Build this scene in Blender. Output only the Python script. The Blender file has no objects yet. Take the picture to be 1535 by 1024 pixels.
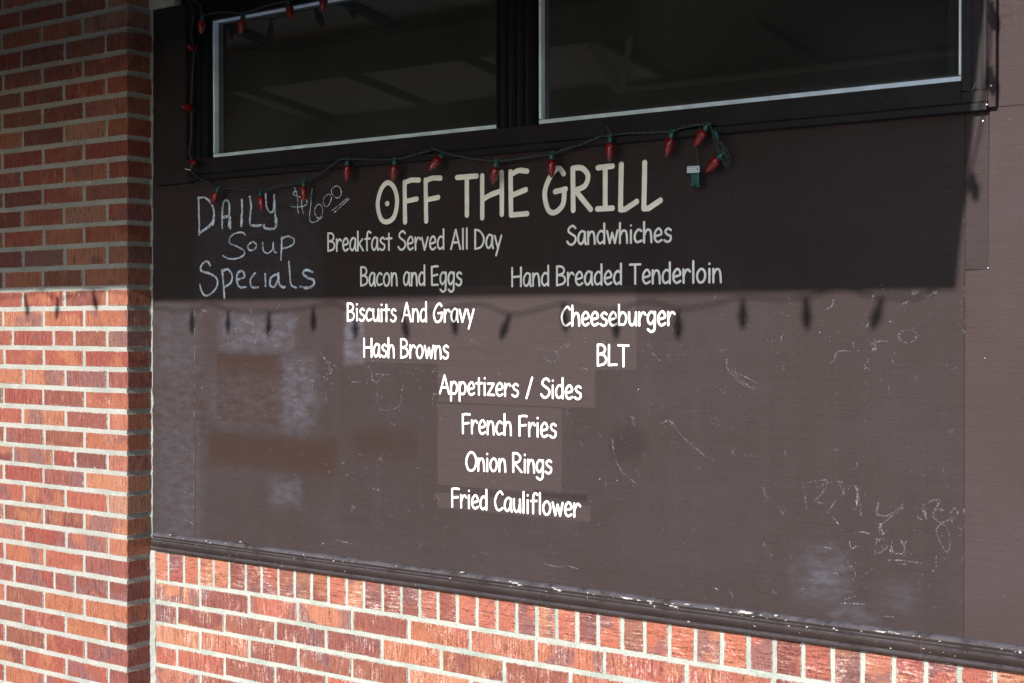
import bpy, bmesh, math, random
import numpy as np
from mathutils import Vector, Matrix
random.seed(7)
rnd = random.random
def ru(a, b): return a + (b - a) * random.random()
S = bpy.context.scene
COL = S.collection

# ------------------------------------------------------------------ camera
FPX, YAW, PIT, ROL = 2090.27, .623622, -.013594, .001533
CAM = Vector((3.475283, -2.963822, .819954))
FW = Vector((-math.sin(YAW)*math.cos(PIT), math.cos(YAW)*math.cos(PIT), math.sin(PIT)))
RT = Vector((math.cos(YAW), math.sin(YAW), 0)); UP = RT.cross(FW)
R2 = RT*math.cos(ROL) - UP*math.sin(ROL); U2 = RT*math.sin(ROL) + UP*math.cos(ROL)
cd = bpy.data.cameras.new('camera'); cam = bpy.data.objects.new('camera', cd); COL.objects.link(cam)
M = Matrix.Identity(4)
for i in range(3): M[i][0], M[i][1], M[i][2], M[i][3] = R2[i], U2[i], -FW[i], CAM[i]
cam.matrix_world = M
cd.sensor_width = 36; cd.lens = FPX/1535*36; cd.clip_start = .05; cd.clip_end = 500
S.camera = cam

# ------------------------------------------------------------------ light
TX, TZ = .061, .42                       # towards the sun: (TX, -1, TZ)
EL = math.atan(TZ/math.hypot(1, TX)); AZ = math.atan(TX)
w = bpy.data.worlds.new('World'); S.world = w; w.use_nodes = True
nt = w.node_tree; nt.nodes.clear()
sky = nt.nodes.new('ShaderNodeTexSky'); sky.sky_type = 'NISHITA'; sky.sun_disc = False
sky.dust_density = .4; sky.ozone_density = 2.6; sky.sun_elevation = EL; sky.sun_rotation = math.pi - AZ
bg = nt.nodes.new('ShaderNodeBackground'); bg.inputs['Strength'].default_value = .15
wo = nt.nodes.new('ShaderNodeOutputWorld')
nt.links.new(sky.outputs[0], bg.inputs[0]); nt.links.new(bg.outputs[0], wo.inputs[0])
sd = bpy.data.lights.new('sun', 'SUN'); sd.energy = 3.3; sd.angle = math.radians(.53); sd.color = (1, .965, .92)
sun = bpy.data.objects.new('sun', sd); COL.objects.link(sun)
sun.rotation_euler = Vector((TX, -1, TZ)).to_track_quat('Z', 'Y').to_euler(); sun.location = (0, -5, 5)
S.view_settings.view_transform = 'Standard'; S.view_settings.look = 'None'
S.view_settings.gamma = 1; S.view_settings.use_curve_mapping = False
S.view_settings.exposure = 1.34
S.cycles.max_bounces = 6; S.cycles.diffuse_bounces = 4; S.cycles.transparent_max_bounces = 8

# ------------------------------------------------------------------ helpers
def at(px, py, Y=0.0):
    "a measured point of the photograph, laid on the vertical plane at depth Y"
    u = (px-767.5)/FPX; v = -(py-512)/FPX
    d = FW + R2*u + U2*v
    t = (Y-CAM.y)/d.y
    p = CAM + d*t
    return p.x, p.z
def empty(name, loc=(0, 0, 0)):
    o = bpy.data.objects.new(name, None); COL.objects.link(o); o.location = loc; o.empty_display_size = .1
    return o
def tag(o, label=None, cat=None, group=None, kind=None):
    if label: o['label'] = label
    if cat: o['category'] = cat
    if group: o['group'] = group
    if kind: o['kind'] = kind
    return o
def wpos(o):
    v = Vector((0, 0, 0))
    while o: v = v + o.location; o = o.parent
    return v
def obj(name, mesh, mat=None, parent=None, loc=None):
    "mesh in world coordinates (loc None) or round its own origin (loc given, in world)"
    o = bpy.data.objects.new(name, mesh); COL.objects.link(o)
    if mat and not mesh.materials: mesh.materials.append(mat)
    base = wpos(parent) if parent else Vector((0, 0, 0))
    if parent: o.parent = parent
    o.location = (Vector(loc) if loc is not None else Vector((0, 0, 0))) - base
    return o
def mesh(name, vs, fs, smooth=False):
    m = bpy.data.meshes.new(name); m.from_pydata([tuple(v) for v in vs], [], fs); m.update()
    if smooth: m.polygons.foreach_set('use_smooth', [True]*len(m.polygons))
    return m
def bm_mesh(name, bm, smooth=False):
    bmesh.ops.recalc_face_normals(bm, faces=bm.faces)
    m = bpy.data.meshes.new(name); bm.to_mesh(m); bm.free()
    if smooth: m.polygons.foreach_set('use_smooth', [True]*len(m.polygons))
    return m
def add_box(bm, a, b, bev=0):
    c = [(a[i]+b[i])/2 for i in range(3)]; s = [abs(b[i]-a[i]) for i in range(3)]
    r = bmesh.ops.create_cube(bm, size=1, matrix=Matrix.Translation(c) @ Matrix.Diagonal((*s, 1)))
    if bev:
        es = list({e for v in r['verts'] for e in v.link_edges})
        bmesh.ops.bevel(bm, geom=es, offset=bev, segments=2, affect='EDGES', profile=.5)
def box(name, a, b, mat, parent=None, bev=.0015):
    bm = bmesh.new(); add_box(bm, a, b, bev); return obj(name, bm_mesh(name, bm), mat, parent)
def extrude(name, prof, axis, a, b, mat, parent=None, n=1):
    "prof: 2-D outline; axis 'x': outline in (y,z); axis 'z': outline in (x,y)"
    vs, fs = [], []; k = len(prof)
    for i in range(n+1):
        t = a + (b-a)*i/n
        for p in prof: vs.append((t, p[0], p[1]) if axis == 'x' else (p[0], p[1], t))
    for i in range(n):
        for j in range(k):
            q = (j+1) % k; fs.append((i*k+j, i*k+q, (i+1)*k+q, (i+1)*k+j))
    fs.append(tuple(range(k))); fs.append(tuple(n*k+j for j in range(k)))
    bm = bmesh.new(); m = mesh(name, vs, fs); bm.from_mesh(m); bpy.data.meshes.remove(m)
    return obj(name, bm_mesh(name, bm), mat, parent)
def catmull(pts, sub=6, closed=False):
    pts = [Vector(p) for p in pts]; n = len(pts)
    if n < 3 and not closed: return pts
    out = []
    rng = n if closed else n-1
    for i in range(rng):
        if closed: p0, p1, p2, p3 = pts[(i-1) % n], pts[i], pts[(i+1) % n], pts[(i+2) % n]
        else: p0, p1, p2, p3 = pts[max(i-1, 0)], pts[i], pts[i+1], pts[min(i+2, n-1)]
        for s in range(sub):
            t = s/sub
            out.append(.5*((2*p1)+(p2-p0)*t+(2*p0-5*p1+4*p2-p3)*t*t+(3*p1-p0-3*p2+p3)*t**3))
    if not closed: out.append(pts[-1])
    return out
def sweep(bm, pts, r, sides=8, cap=True):
    pts = [Vector(p) for p in pts]; n = len(pts); rings = []
    N = None
    for i, p in enumerate(pts):
        T = (pts[min(i+1, n-1)] - pts[max(i-1, 0)])
        if T.length < 1e-9: T = Vector((0, 0, 1))
        T.normalize()
        if N is None: N = T.cross(Vector((0, 1, 0)) if abs(T.y) < .9 else Vector((1, 0, 0)))
        N = (N - T*N.dot(T)).normalized(); B = T.cross(N)
        rr = r(i/(n-1)) if callable(r) else r
        rings.append([bm.verts.new(p + (N*math.cos(a)+B*math.sin(a))*rr) for a in (2*math.pi*k/sides for k in range(sides))])
    for a, b in zip(rings, rings[1:]):
        for k in range(sides): bm.faces.new((a[k], a[(k+1) % sides], b[(k+1) % sides], b[k]))
    if cap: bm.faces.new(rings[0]); bm.faces.new(rings[-1])

# ------------------------------------------------------------------ node material helper
class NM:
    def __init__(s, name):
        s.m = bpy.data.materials.new(name); s.m.use_nodes = True
        s.t = s.m.node_tree; s.t.nodes.clear()
        s.out = s.t.nodes.new('ShaderNodeOutputMaterial'); s.b = s.t.nodes.new('ShaderNodeBsdfPrincipled')
        s.t.links.new(s.b.outputs[0], s.out.inputs[0])
        s.g = s.t.nodes.new('ShaderNodeNewGeometry'); s.tc = s.t.nodes.new('ShaderNodeTexCoord')
        s.oi = None
    def put(s, sock, v):
        if v is None: return
        if hasattr(v, 'is_linked') or isinstance(v, bpy.types.NodeSocket): s.t.links.new(v, sock)
        else:
            if sock.type == 'RGBA' and len(v) == 3: v = (*v, 1)
            sock.default_value = v
    def math(s, op, a, b=None, c=None, clamp=False):
        n = s.t.nodes.new('ShaderNodeMath'); n.operation = op; n.use_clamp = clamp
        for i, v in enumerate((a, b, c)): s.put(n.inputs[i], v) if v is not None else None
        return n.outputs[0]
    def vmul(s, v, k):
        n = s.t.nodes.new('ShaderNodeVectorMath'); n.operation = 'MULTIPLY'; s.put(n.inputs[0], v); s.put(n.inputs[1], k); return n.outputs[0]
    def vadd(s, v, k):
        n = s.t.nodes.new('ShaderNodeVectorMath'); n.operation = 'ADD'; s.put(n.inputs[0], v); s.put(n.inputs[1], k); return n.outputs[0]
    def xyz(s, v):
        n = s.t.nodes.new('ShaderNodeSeparateXYZ'); s.put(n.inputs[0], v); return n.outputs
    def comb(s, x, y, z):
        n = s.t.nodes.new('ShaderNodeCombineXYZ')
        for i, v in enumerate((x, y, z)): s.put(n.inputs[i], v)
        return n.outputs[0]
    def noise(s, v, sc=1, det=3, rough=.55, dist=0):
        n = s.t.nodes.new('ShaderNodeTexNoise'); s.put(n.inputs['Vector'], v); n.inputs['Scale'].default_value = sc
        n.inputs['Detail'].default_value = det; n.inputs['Roughness'].default_value = rough; n.inputs['Distortion'].default_value = dist
        return n.outputs['Fac']
    def vor(s, v, sc, feature='F1'):
        n = s.t.nodes.new('ShaderNodeTexVoronoi'); n.feature = feature; s.put(n.inputs['Vector'], v); n.inputs['Scale'].default_value = sc
        return n.outputs['Distance']
    def ramp(s, f, stops, interp='LINEAR'):
        n = s.t.nodes.new('ShaderNodeValToRGB'); n.color_ramp.interpolation = interp; s.put(n.inputs[0], f)
        e = n.color_ramp.elements
        while len(e) < len(stops): e.new(.5)
        for i, (p, c) in enumerate(stops):
            e[i].position = p
            e[i].color = (c, c, c, 1) if isinstance(c, (int, float)) else (*c, 1)
        return n.outputs[0]
    def step(s, f, lo, hi):
        n = s.t.nodes.new('ShaderNodeMapRange'); n.interpolation_type = 'SMOOTHSTEP'
        s.put(n.inputs[0], f); s.put(n.inputs[1], lo); s.put(n.inputs[2], hi); return n.outputs[0]
    def mix(s, f, a, b, mode='MIX'):
        n = s.t.nodes.new('ShaderNodeMix'); n.data_type = 'RGBA'; n.blend_type = mode
        s.put(n.inputs[0], f); s.put(n.inputs[6], a); s.put(n.inputs[7], b); return n.outputs[2]
    def fmix(s, f, a, b):
        n = s.t.nodes.new('ShaderNodeMix'); n.data_type = 'FLOAT'
        s.put(n.inputs[0], f); s.put(n.inputs[2], a); s.put(n.inputs[3], b); return n.outputs[0]
    def bump(s, h, strength, dist, prev=None):
        n = s.t.nodes.new('ShaderNodeBump'); n.inputs['Strength'].default_value = strength; n.inputs['Distance'].default_value = dist
        s.put(n.inputs['Height'], h)
        if prev is not None: s.put(n.inputs['Normal'], prev)
        return n.outputs[0]
    def rand(s):
        if not s.oi: s.oi = s.t.nodes.new('ShaderNodeObjectInfo')
        return s.oi.outputs['Random']
    def set(s, color=None, rough=None, normal=None, spec=None, **k):
        s.put(s.b.inputs['Base Color'], color); s.put(s.b.inputs['Roughness'], rough)
        s.put(s.b.inputs['Normal'], normal); s.put(s.b.inputs['Specular IOR Level'], spec)
        for a, v in k.items(): s.put(s.b.inputs[a.replace('_', ' ')], v)
        return s.m

# ------------------------------------------------------------------ materials
MORT = (.325, .315, .285)
def mortar_mat(name, col, dark):
    n = NM(name); P = n.g.outputs['Position']
    a = n.noise(P, 9, 4); b = n.noise(P, 160, 4, .7); c = n.noise(P, 700, 2)
    color = n.mix(n.step(a, .4, .7), col, dark)
    color = n.mix(n.math('MULTIPLY', n.step(b, .48, .72), .6), color, tuple(x*.5 for x in col))
    color = n.mix(n.math('MULTIPLY', n.step(n.noise(P, 45, 3), .62, .72), .5), color, (.46, .45, .42))
    h = n.math('ADD', n.math('MULTIPLY', b, .7), n.math('MULTIPLY', c, .3))
    return n.set(color, .95, n.bump(n.math('ADD', h, n.math('MULTIPLY', n.noise(P, 55, 3), .8)), 1.0, .0034), .1)
m_mortar = mortar_mat('mortar', MORT, (.26, .265, .235))
m_mortar_low = mortar_mat('mortar_low', (.35, .355, .315), (.27, .295, .25))

def brick_mat(name, pale, tones, streak, corner=False):
    n = NM(name); r = n.rand()
    O = n.tc.outputs['Object']; G = n.tc.outputs['Generated']
    off = n.comb(n.math('MULTIPLY', r, 37.0), n.math('MULTIPLY', r, 91.0), n.math('MULTIPLY', r, 53.0))
    o = n.xyz(O)
    ax = n.math('ADD', o[0], o[1])
    rv = n.vadd(n.comb(n.math('MULTIPLY', ax, 190.0), 0.0, n.math('MULTIPLY', o[2], 20.0)), off)      # drag marks across the face
    ridge = n.noise(rv, 1, 3, .65)
    rv2 = n.vadd(n.comb(n.math('MULTIPLY', ax, 420.0), 0.0, n.math('MULTIPLY', o[2], 45.0)), off)
    fine = n.noise(rv2, 1, 2, .6)
    po = n.vadd(O, off)
    patch = n.noise(po, 9, 2, .5, .4)
    spot = n.noise(po, 260, 3, .7)
    pit = n.noise(po, 190, 4, .75)
    ridge = n.math('ADD', n.math('MULTIPLY', ridge, .52), n.math('MULTIPLY', pit, .48))
    base = n.ramp(r, tones, 'CONSTANT')
    r2 = n.math('FRACT', n.math('MULTIPLY', r, 17.31))
    r3 = n.math('FRACT', n.math('MULTIPLY', r, 41.7))
    base = n.mix(n.math('MULTIPLY', n.step(r3, .70, .72), .55), base, (.085, .028, .026))
    base = n.mix(n.math('MULTIPLY', n.step(r3, .16, .14), .35), base, (.33, .15, .09))
    purple = n.math('MULTIPLY', n.step(patch, .52, .62), n.step(r2, .45, .5))
    col = n.mix(n.math('MULTIPLY', purple, .75), base, (.13, .062, .065))
    orange = n.math('MULTIPLY', n.step(n.math('SUBTRACT', 1.0, patch), .50, .62), n.step(n.math('SUBTRACT', 1.0, r2), .6, .66))
    col = n.mix(n.math('MULTIPLY', orange, .7), col, (.27, .10, .048))
    col = n.mix(n.math('MULTIPLY', n.step(ridge, .49, .39), .75), col, (.055, .018, .013), 'MIX')
    col = n.mix(n.math('MULTIPLY', n.math('MULTIPLY', n.step(fine, .50, .66), n.step(ridge, .45, .6)), .55), col, (.40, .19, .12))
    # light scum rubbed on the crests, where a brick has it
    st = n.math('MULTIPLY', n.step(ridge, .50, .60), n.step(n.noise(po, 14, 3, .6), .62-streak*.3, .78-streak*.3))
    st = n.math('MULTIPLY', st, n.fmix(n.step(fine, .4, .6), .35, 1.0))
    col = n.mix(n.math('MULTIPLY', st, pale), col, (.58, .46, .41))
    col = n.mix(n.math('MULTIPLY', n.step(spot, .60, .70), .75), col, (.05, .02, .018))
    col = n.mix(n.math('MULTIPLY', n.step(spot, .34, .27), .5*pale+.15), col, (.52, .40, .34))
    col = n.mix(n.math('MULTIPLY', n.step(n.noise(po, 70, 4, .7), .52, .70), .5), col, n.mix(.5, col, (.07, .03, .028)))
    # mortar smeared over the arrises: distance to the edge in metres from the size of the piece
    g = n.xyz(G)
    def ed(a, size): return n.math('MULTIPLY', n.math('MINIMUM', a, n.math('SUBTRACT', 1.0, a)), size)
    on = n.xyz(n.tc.outputs['Normal'])
    side = n.math('GREATER_THAN', n.math('ABSOLUTE', on[0]), .5)
    if corner:      # the arris at the corner itself is clean
        e = n.math('MINIMUM', n.fmix(side, n.math('MULTIPLY', g[0], .2), n.math('MULTIPLY', n.math('SUBTRACT', 1.0, g[1]), .10)), ed(g[2], .054))
    else: e = n.math('MINIMUM', n.fmix(side, ed(g[0], .2), ed(g[1], .10)), ed(g[2], .054))
    e = n.math('ADD', e, n.math('MULTIPLY', n.math('SUBTRACT', n.noise(po, 130, 5, .8), .5), .021))
    sm = n.math('MULTIPLY', n.step(e, .0024, .0006), .95)
    blob = n.step(n.math('ADD', n.noise(po, 30, 2), n.math('MULTIPLY', e, -22.0)), .60, .64)
    sm = n.math('MAXIMUM', sm, n.math('MULTIPLY', blob, .8))
    col = n.mix(sm, col, tuple(v*.92 for v in MORT))
    h = n.math('ADD', n.math('MULTIPLY', ridge, 1.0), n.math('MULTIPLY', spot, -.5))
    nm = n.bump(h, .9, .0030)
    return n.set(col, .82, nm, .35)
T_pier = [(0, (.235, .062, .040)), (.16, (.185, .040, .029)), (.32, (.25, .080, .043)), (.46, (.20, .052, .037)), (.60, (.27, .100, .056)), (.68, (.22, .052, .034)), (.80, (.17, .050, .040)), (.92, (.24, .12, .085))]
T_low = [(0, (.29, .086, .056)), (.2, (.25, .070, .050)), (.4, (.31, .104, .058)), (.55, (.27, .076, .050)), (.7, (.32, .135, .078)), (.8, (.22, .056, .046)), (.92, (.30, .088, .052))]
m_brick = brick_mat('brick_face', .42, T_pier, .15)
m_brick_corner = brick_mat('brick_face_at_corner', .42, T_pier, .15, True)
m_brick_low = brick_mat('brick_face_low', .66, T_low, .55)

def board_mat(name, main=False, tint=(1, 1, 1), gain=1.0):
    n = NM(name); P = n.g.outputs['Position']; p = n.xyz(P)
    base = tuple(v*gain*t for v, t in zip((.0345, .0252, .0244), tint))
    big = n.noise(n.vmul(P, (1.1, 1, 1.5)), 2.2, 4, .6)
    col = n.mix(n.step(big, .38, .66), base, tuple(b*k for b, k in zip(base, (1.10, 1.14, 1.20))))
    vstreak = n.noise(n.vmul(P, (26, 1, 1.2)), 1, 4, .65)
    col = n.mix(n.math('MULTIPLY', n.step(vstreak, .45, .7), .13), col, tuple(b*1.5 for b in base))
    rough = .56
    if main:
        def rect(x0, y0, x1, y1, soft):
            ax, az = at(x0, y0, .005); bx, bz = at(x1, y1, .005)
            wob = n.math('MULTIPLY', n.math('SUBTRACT', n.noise(P, 14, 3), .5), soft*2.2)
            X = n.math('ADD', p[0], wob); Z = n.math('ADD', p[2], wob)
            m = n.math('MULTIPLY', n.step(X, ax-soft, ax+soft), n.step(X, bx+soft, bx-soft))
            return n.math('MULTIPLY', m, n.math('MULTIPLY', n.step(Z, bz-soft, bz+soft), n.step(Z, az+soft, az-soft)))
        # old colour where notices and chalk were painted out
        lights = [rect(517, 455, 657, 545, .002), rect(656, 430, 892, 612, .002), rect(656, 605, 842, 742, .002), rect(656, 738, 885, 783, .002), rect(880, 430, 954, 555, .002)]
        L = lights[0]
        for q in lights[1:]: L = n.math('MAXIMUM', L, q)
        col = n.mix(n.math('MULTIPLY', L, .85), col, (.0505, .0375, .0370))
        brown = n.math('MAXIMUM', rect(325, 530, 424, 636, .003), n.math('MAXIMUM', n.math('MULTIPLY', rect(312, 648, 505, 712, .022), .95), n.math('MULTIPLY', rect(528, 640, 622, 690, .025), .75)))
        brown = n.math('MAXIMUM', brown, n.math('MULTIPLY', rect(236, 560, 318, 640, .03), .6))
        col = n.mix(n.math('MULTIPLY', brown, .85), col, (.0330, .0195, .0160))
        dk = n.math('MULTIPLY', rect(800, 735, 880, 752, .006), .5)
        dk = n.math('MAXIMUM', dk, n.math('MULTIPLY', rect(915, 640, 965, 690, .03), .35))
        col = n.mix(dk, col, (.015, .010, .009))
        # wiped chalk, bluish
        hz = [(420, 535, 470, 645, .05, .6), (232, 455, 300, 830, .05, .30), (300, 560, 440, 640, .05, .25), (330, 470, 440, 525, .03, .55), (515, 470, 545, 545, .012, .7), (1205, 822, 1262, 905, .05, .6),
              (1245, 905, 1310, 935, .03, .5), (1320, 880, 1372, 912, .04, .45), (405, 720, 450, 760, .03, .45), (300, 290, 480, 440, .05, .3), (1500, 410, 1530, 430, .02, .5)]
        H = None
        for (a, b, c, d, sf, k) in hz:
            q = n.math('MULTIPLY', rect(a, b, c, d, sf), k); H = q if H is None else n.math('MAXIMUM', H, q)
        H = n.math('MULTIPLY', H, n.step(n.noise(n.vmul(P, (1, 1, 2.4)), 22, 5, .6), .2, .8))
        col = n.mix(n.math('MULTIPLY', H, .6), col, (.125, .13, .17))
        # fine chalk scribble dust
        zone = None
        for (a, b, c, d, k) in [(430, 520, 660, 640, 1.0), (300, 455, 440, 520, 1.0), (270, 550, 330, 700, .8), (480, 680, 660, 800, .7), (1060, 440, 1500, 560, .8), (1230, 740, 1500, 900, 1.0), (1080, 540, 1180, 640, .8), (700, 640, 1100, 760, .4), (230, 455, 1530, 950, .3)]:
            q = n.math('MULTIPLY', rect(a, b, c, d, .04), k); zone = q if zone is None else n.math('MAXIMUM', zone, q)
        d1 = n.vor(n.vadd(n.vmul(P, (1, 1, 1)), n.comb(n.math('MULTIPLY', n.noise(P, 9, 3), .25), 0.0, n.math('MULTIPLY', n.noise(n.vadd(P, (5, 5, 5)), 9, 3), .25))), 11, 'DISTANCE_TO_EDGE')
        line = n.math('MULTIPLY', n.step(d1, .018, .003), n.step(n.noise(P, 30, 3), .57, .64))
        line = n.math('MULTIPLY', line, n.step(n.noise(P, 320, 2), .42, .6))
        dots = n.step(n.noise(n.vmul(P, (1, 1, .6)), 210, 2, .5), .715, .77)
        col = n.mix(n.math('MULTIPLY', n.math('MULTIPLY', n.math('MAXIMUM', line, dots), zone), .75), col, (.22, .22, .235))
    # ply grain: long horizontal waves and small brush lines
    gr = n.noise(n.vmul(P, (3.0, 1, 150)), 1, 3, .6, .35)
    gr2 = n.noise(n.vmul(P, (14, 1, 420)), 1, 2, .5)
    knots = n.noise(n.vmul(P, (5, 1, 18)), 1.4, 2, .5, 2.2)
    wav = n.math('SINE', n.math('MULTIPLY', knots, 90.0))
    h = n.math('ADD', n.math('MULTIPLY', gr, 1.0), n.math('ADD', n.math('MULTIPLY', gr2, .35), n.math('MULTIPLY', n.math('MULTIPLY', wav, n.step(n.noise(P, 2.3, 3), .48, .66)), .26)))
    h = n.math('ADD', h, n.math('MULTIPLY', n.noise(P, 95, 3, .6), .5))
    fine = n.noise(n.vmul(P, (120, 1, 420)), 1, 3, .7)
    h = n.math('ADD', h, n.math('MULTIPLY', fine, .45))
    col = n.mix(n.math('MULTIPLY', n.step(gr, .50, .34), .10), col, tuple(b*.5 for b in base))
    scr = n.step(n.noise(n.vmul(P, (22, 1, 520)), 1, 1, .4), .755, .80)
    col = n.mix(n.math('MULTIPLY', scr, .3), col, (.16, .14, .13))
    speck = n.step(n.noise(P, 420, 1, .4), .80, .83)
    col = n.mix(n.math('MULTIPLY', speck, .8), col, (.42, .40, .38))
    col = n.mix(n.math('MULTIPLY', n.step(fine, .46, .30), .5), col, tuple(b*.45 for b in base))
    nm = n.bump(h, .6, .0012)
    if main:
        # plugged knots standing a hair proud
        rings = None
        for (a, b, rr) in ((821, 827, .016), (1157, 803, .020), (1143, 876, .024), (875, 590, .016)):
            x, z = at(a, b, .005)
            v = n.comb(n.math('SUBTRACT', p[0], x), 0.0, n.math('MULTIPLY', n.math('SUBTRACT', p[2], z), 1.15))
            vm = n.t.nodes.new('ShaderNodeVectorMath'); vm.operation = 'LENGTH'; n.put(vm.inputs[0], v)
            d = n.math('ADD', vm.outputs['Value'], n.math('MULTIPLY', n.noise(P, 60, 2), .006))
            k = n.step(d, rr+.004, rr+.001)
            rings = k if rings is None else n.math('MAXIMUM', rings, k)
        nm = n.bump(rings, .7, .0012, nm)
    return n.set(col, n.fmix(big, rough-.04, rough+.04), nm, .05, IOR=1.5)
m_board = board_mat('brown_board_paint', True)
m_board3 = board_mat('brown_right_board_paint', False, (1.04, .98, .99), 1.25)
m_board2 = board_mat('brown_side_board_paint', False, (1.02, .98, .98), 1.05)

def paint_mat(name, base, rough=.5, chips=0.0, dust=0.0, spec=.5):
    n = NM(name); P = n.g.outputs['Position']
    a = n.noise(P, 12, 4); b = n.noise(n.vmul(P, (10, 60, 200)), 1, 3)
    col = n.mix(n.step(a, .35, .7), base, tuple(v*1.3 for v in base))
    if dust:
        nz = n.xyz(n.g.outputs['Normal'])[2]
        d = n.math('MULTIPLY', n.step(nz, .1, .8), n.step(n.noise(P, 25, 5, .7), .25, .6))
        col = n.mix(n.math('MULTIPLY', d, dust), col, (.23, .23, .27))
        dr = n.math('MULTIPLY', n.step(n.noise(n.vmul(P, (70, 1, 4)), 1, 3), .62, .74), .30*dust)
        col = n.mix(dr, col, (.22, .22, .25))
    if chips:
        c = n.math('MULTIPLY', n.step(n.noise(n.vmul(P, (.5, 1, 1.6)), 190, 3, .6), .73-chips*.05, .76-chips*.05), n.step(n.noise(P, 4, 2), .42, .55))
        col = n.mix(c, col, (.6, .6, .58))
    return n.set(col, rough, n.bump(n.math('ADD', n.math('MULTIPLY', a, .3), b), .4, .0010), spec)
m_trim = paint_mat('dark_trim_paint', (.0145, .0128, .0138), .6, .12, 0, .12)
m_black = paint_mat('casing_paint', (.0065, .0062, .0078), .6, 0, 0, .12)
m_upper = paint_mat('upper_board_paint', (.021, .0175, .018), .65, 0, 0, .1)
m_casing_r = paint_mat('right_casing_paint', (.021, .0175, .018), .65, 0, 0, .1)  # lighter tone for the right casing and rail end
m_sill = paint_mat('sill_paint', (.024, .0165, .0150), .6, .35, .28, .1)
m_frame = paint_mat('window_screen_frame', (.60, .71, .82), .35, 0)
m_sash = paint_mat('sash_paint', (.30, .29, .25), .6)
def flat(name, base, rough=.6, spec=.4):
    n = NM(name); P = n.g.outputs['Position']
    a = n.noise(P, 40, 4, .6)
    return n.set(n.mix(n.step(a, .3, .7), tuple(v*.85 for v in base), base), rough, n.bump(n.noise(P, 300, 3), .2, .0006), spec)
m_ply = (lambda n: n.set(n.mix(n.noise(n.vmul(n.g.outputs['Position'], (2, 26, 26)), 1, 4), (.30, .275, .23), (.40, .37, .32)), .8, n.bump(n.noise(n.vmul(n.g.outputs['Position'], (3, 60, 60)), 1, 3), .4, .001)))(NM('plywood'))
m_dark = flat('dark_painted_timber', (.03, .03, .032), .8)
m_beam = (lambda n: n.set(n.mix(n.noise(n.vmul(n.g.outputs['Position'], (2, 26, 26)), 1, 4), (.20, .17, .13), (.30, .26, .20)), .8))(NM('weathered_timber'))
m_fascia = paint_mat('fascia_paint', (.05, .036, .034), .6)
m_shingle = (lambda n: n.set(n.mix(n.noise(n.g.outputs['Position'], 60, 4), (.05, .048, .045), (.12, .115, .11)), .95))(NM('felt_roofing'))

def letter_mat(name, base):
    n = NM(name); P = n.g.outputs['Position']
    a = n.noise(P, 18, 4, .6)
    col = n.mix(n.step(a, .4, .72), base, tuple(v*.86 for v in base))
    col = n.mix(n.math('MULTIPLY', n.step(n.noise(n.vmul(P, (60, 1, 420)), 1, 3, .7), .60, .68), .35), col, tuple(v*.5 for v in base))
    col = n.mix(n.math('MULTIPLY', n.step(n.noise(P, 230, 4, .7), .64, .70), .8), col, (.06, .05, .05))
    return n.set(col, .5, n.bump(n.noise(P, 200, 3), .3, .0006), .4)
m_let = letter_mat('white_vinyl_letter', (.88, .865, .83))
m_title = letter_mat('cream_vinyl_letter', (.90, .87, .76))
def chalk_mat(name, col, dens):
    n = NM(name); P = n.g.outputs['Position']
    n.set(col, .95, None, .1)
    tr = n.t.nodes.new('ShaderNodeBsdfTransparent'); mx = n.t.nodes.new('ShaderNodeMixShader')
    f = n.step(n.math('ADD', n.math('MULTIPLY', n.noise(P, 480, 3, .7), .75), n.math('MULTIPLY', n.noise(P, 60, 2), .25)), dens, dens+.07)
    n.put(mx.inputs[0], f); n.t.links.new(tr.outputs[0], mx.inputs[1]); n.t.links.new(n.b.outputs[0], mx.inputs[2])
    n.t.links.new(mx.outputs[0], n.out.inputs[0]); return n.m
m_chalk = chalk_mat('chalk', (.70, .78, .90), .44)
m_ghost = chalk_mat('rubbed_chalk', (.115, .11, .12), .50)
m_ghost2 = chalk_mat('rubbed_chalk_bright', (.19, .20, .22), .51)
m_chip = flat('bare_white_primer', (.42, .40, .37), .8)
m_steel = NM('galvanised_steel').set((.55, .55, .56), .35, None, .5, Metallic=1.0)
m_wire = NM('green_cord').set((.020, .034, .030), .45, None, .5)
m_sock = NM('green_socket_plastic').set((.008, .060, .052), .4, None, .5)
m_tag = NM('white_tag').set((.62, .66, .72), .5, None, .4)
m_ink = NM('tag_print').set((.16, .18, .22), .6, None, .3)
def bulb_material():
    n = NM('red_faceted_bulb'); O = n.tc.outputs['Object']
    v = n.vor(n.vmul(O, (1, 1, .8)), 260)
    return n.set(n.mix(n.step(v, .1, .6), (.33, .012, .010), (.16, .004, .005)), .22, n.bump(v, .9, .0015), .6,
                 Subsurface_Weight=.35, Subsurface_Radius=(.01, .001, .001), Coat_Weight=.4, Coat_Roughness=.15)
m_bulb = bulb_material()
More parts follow.
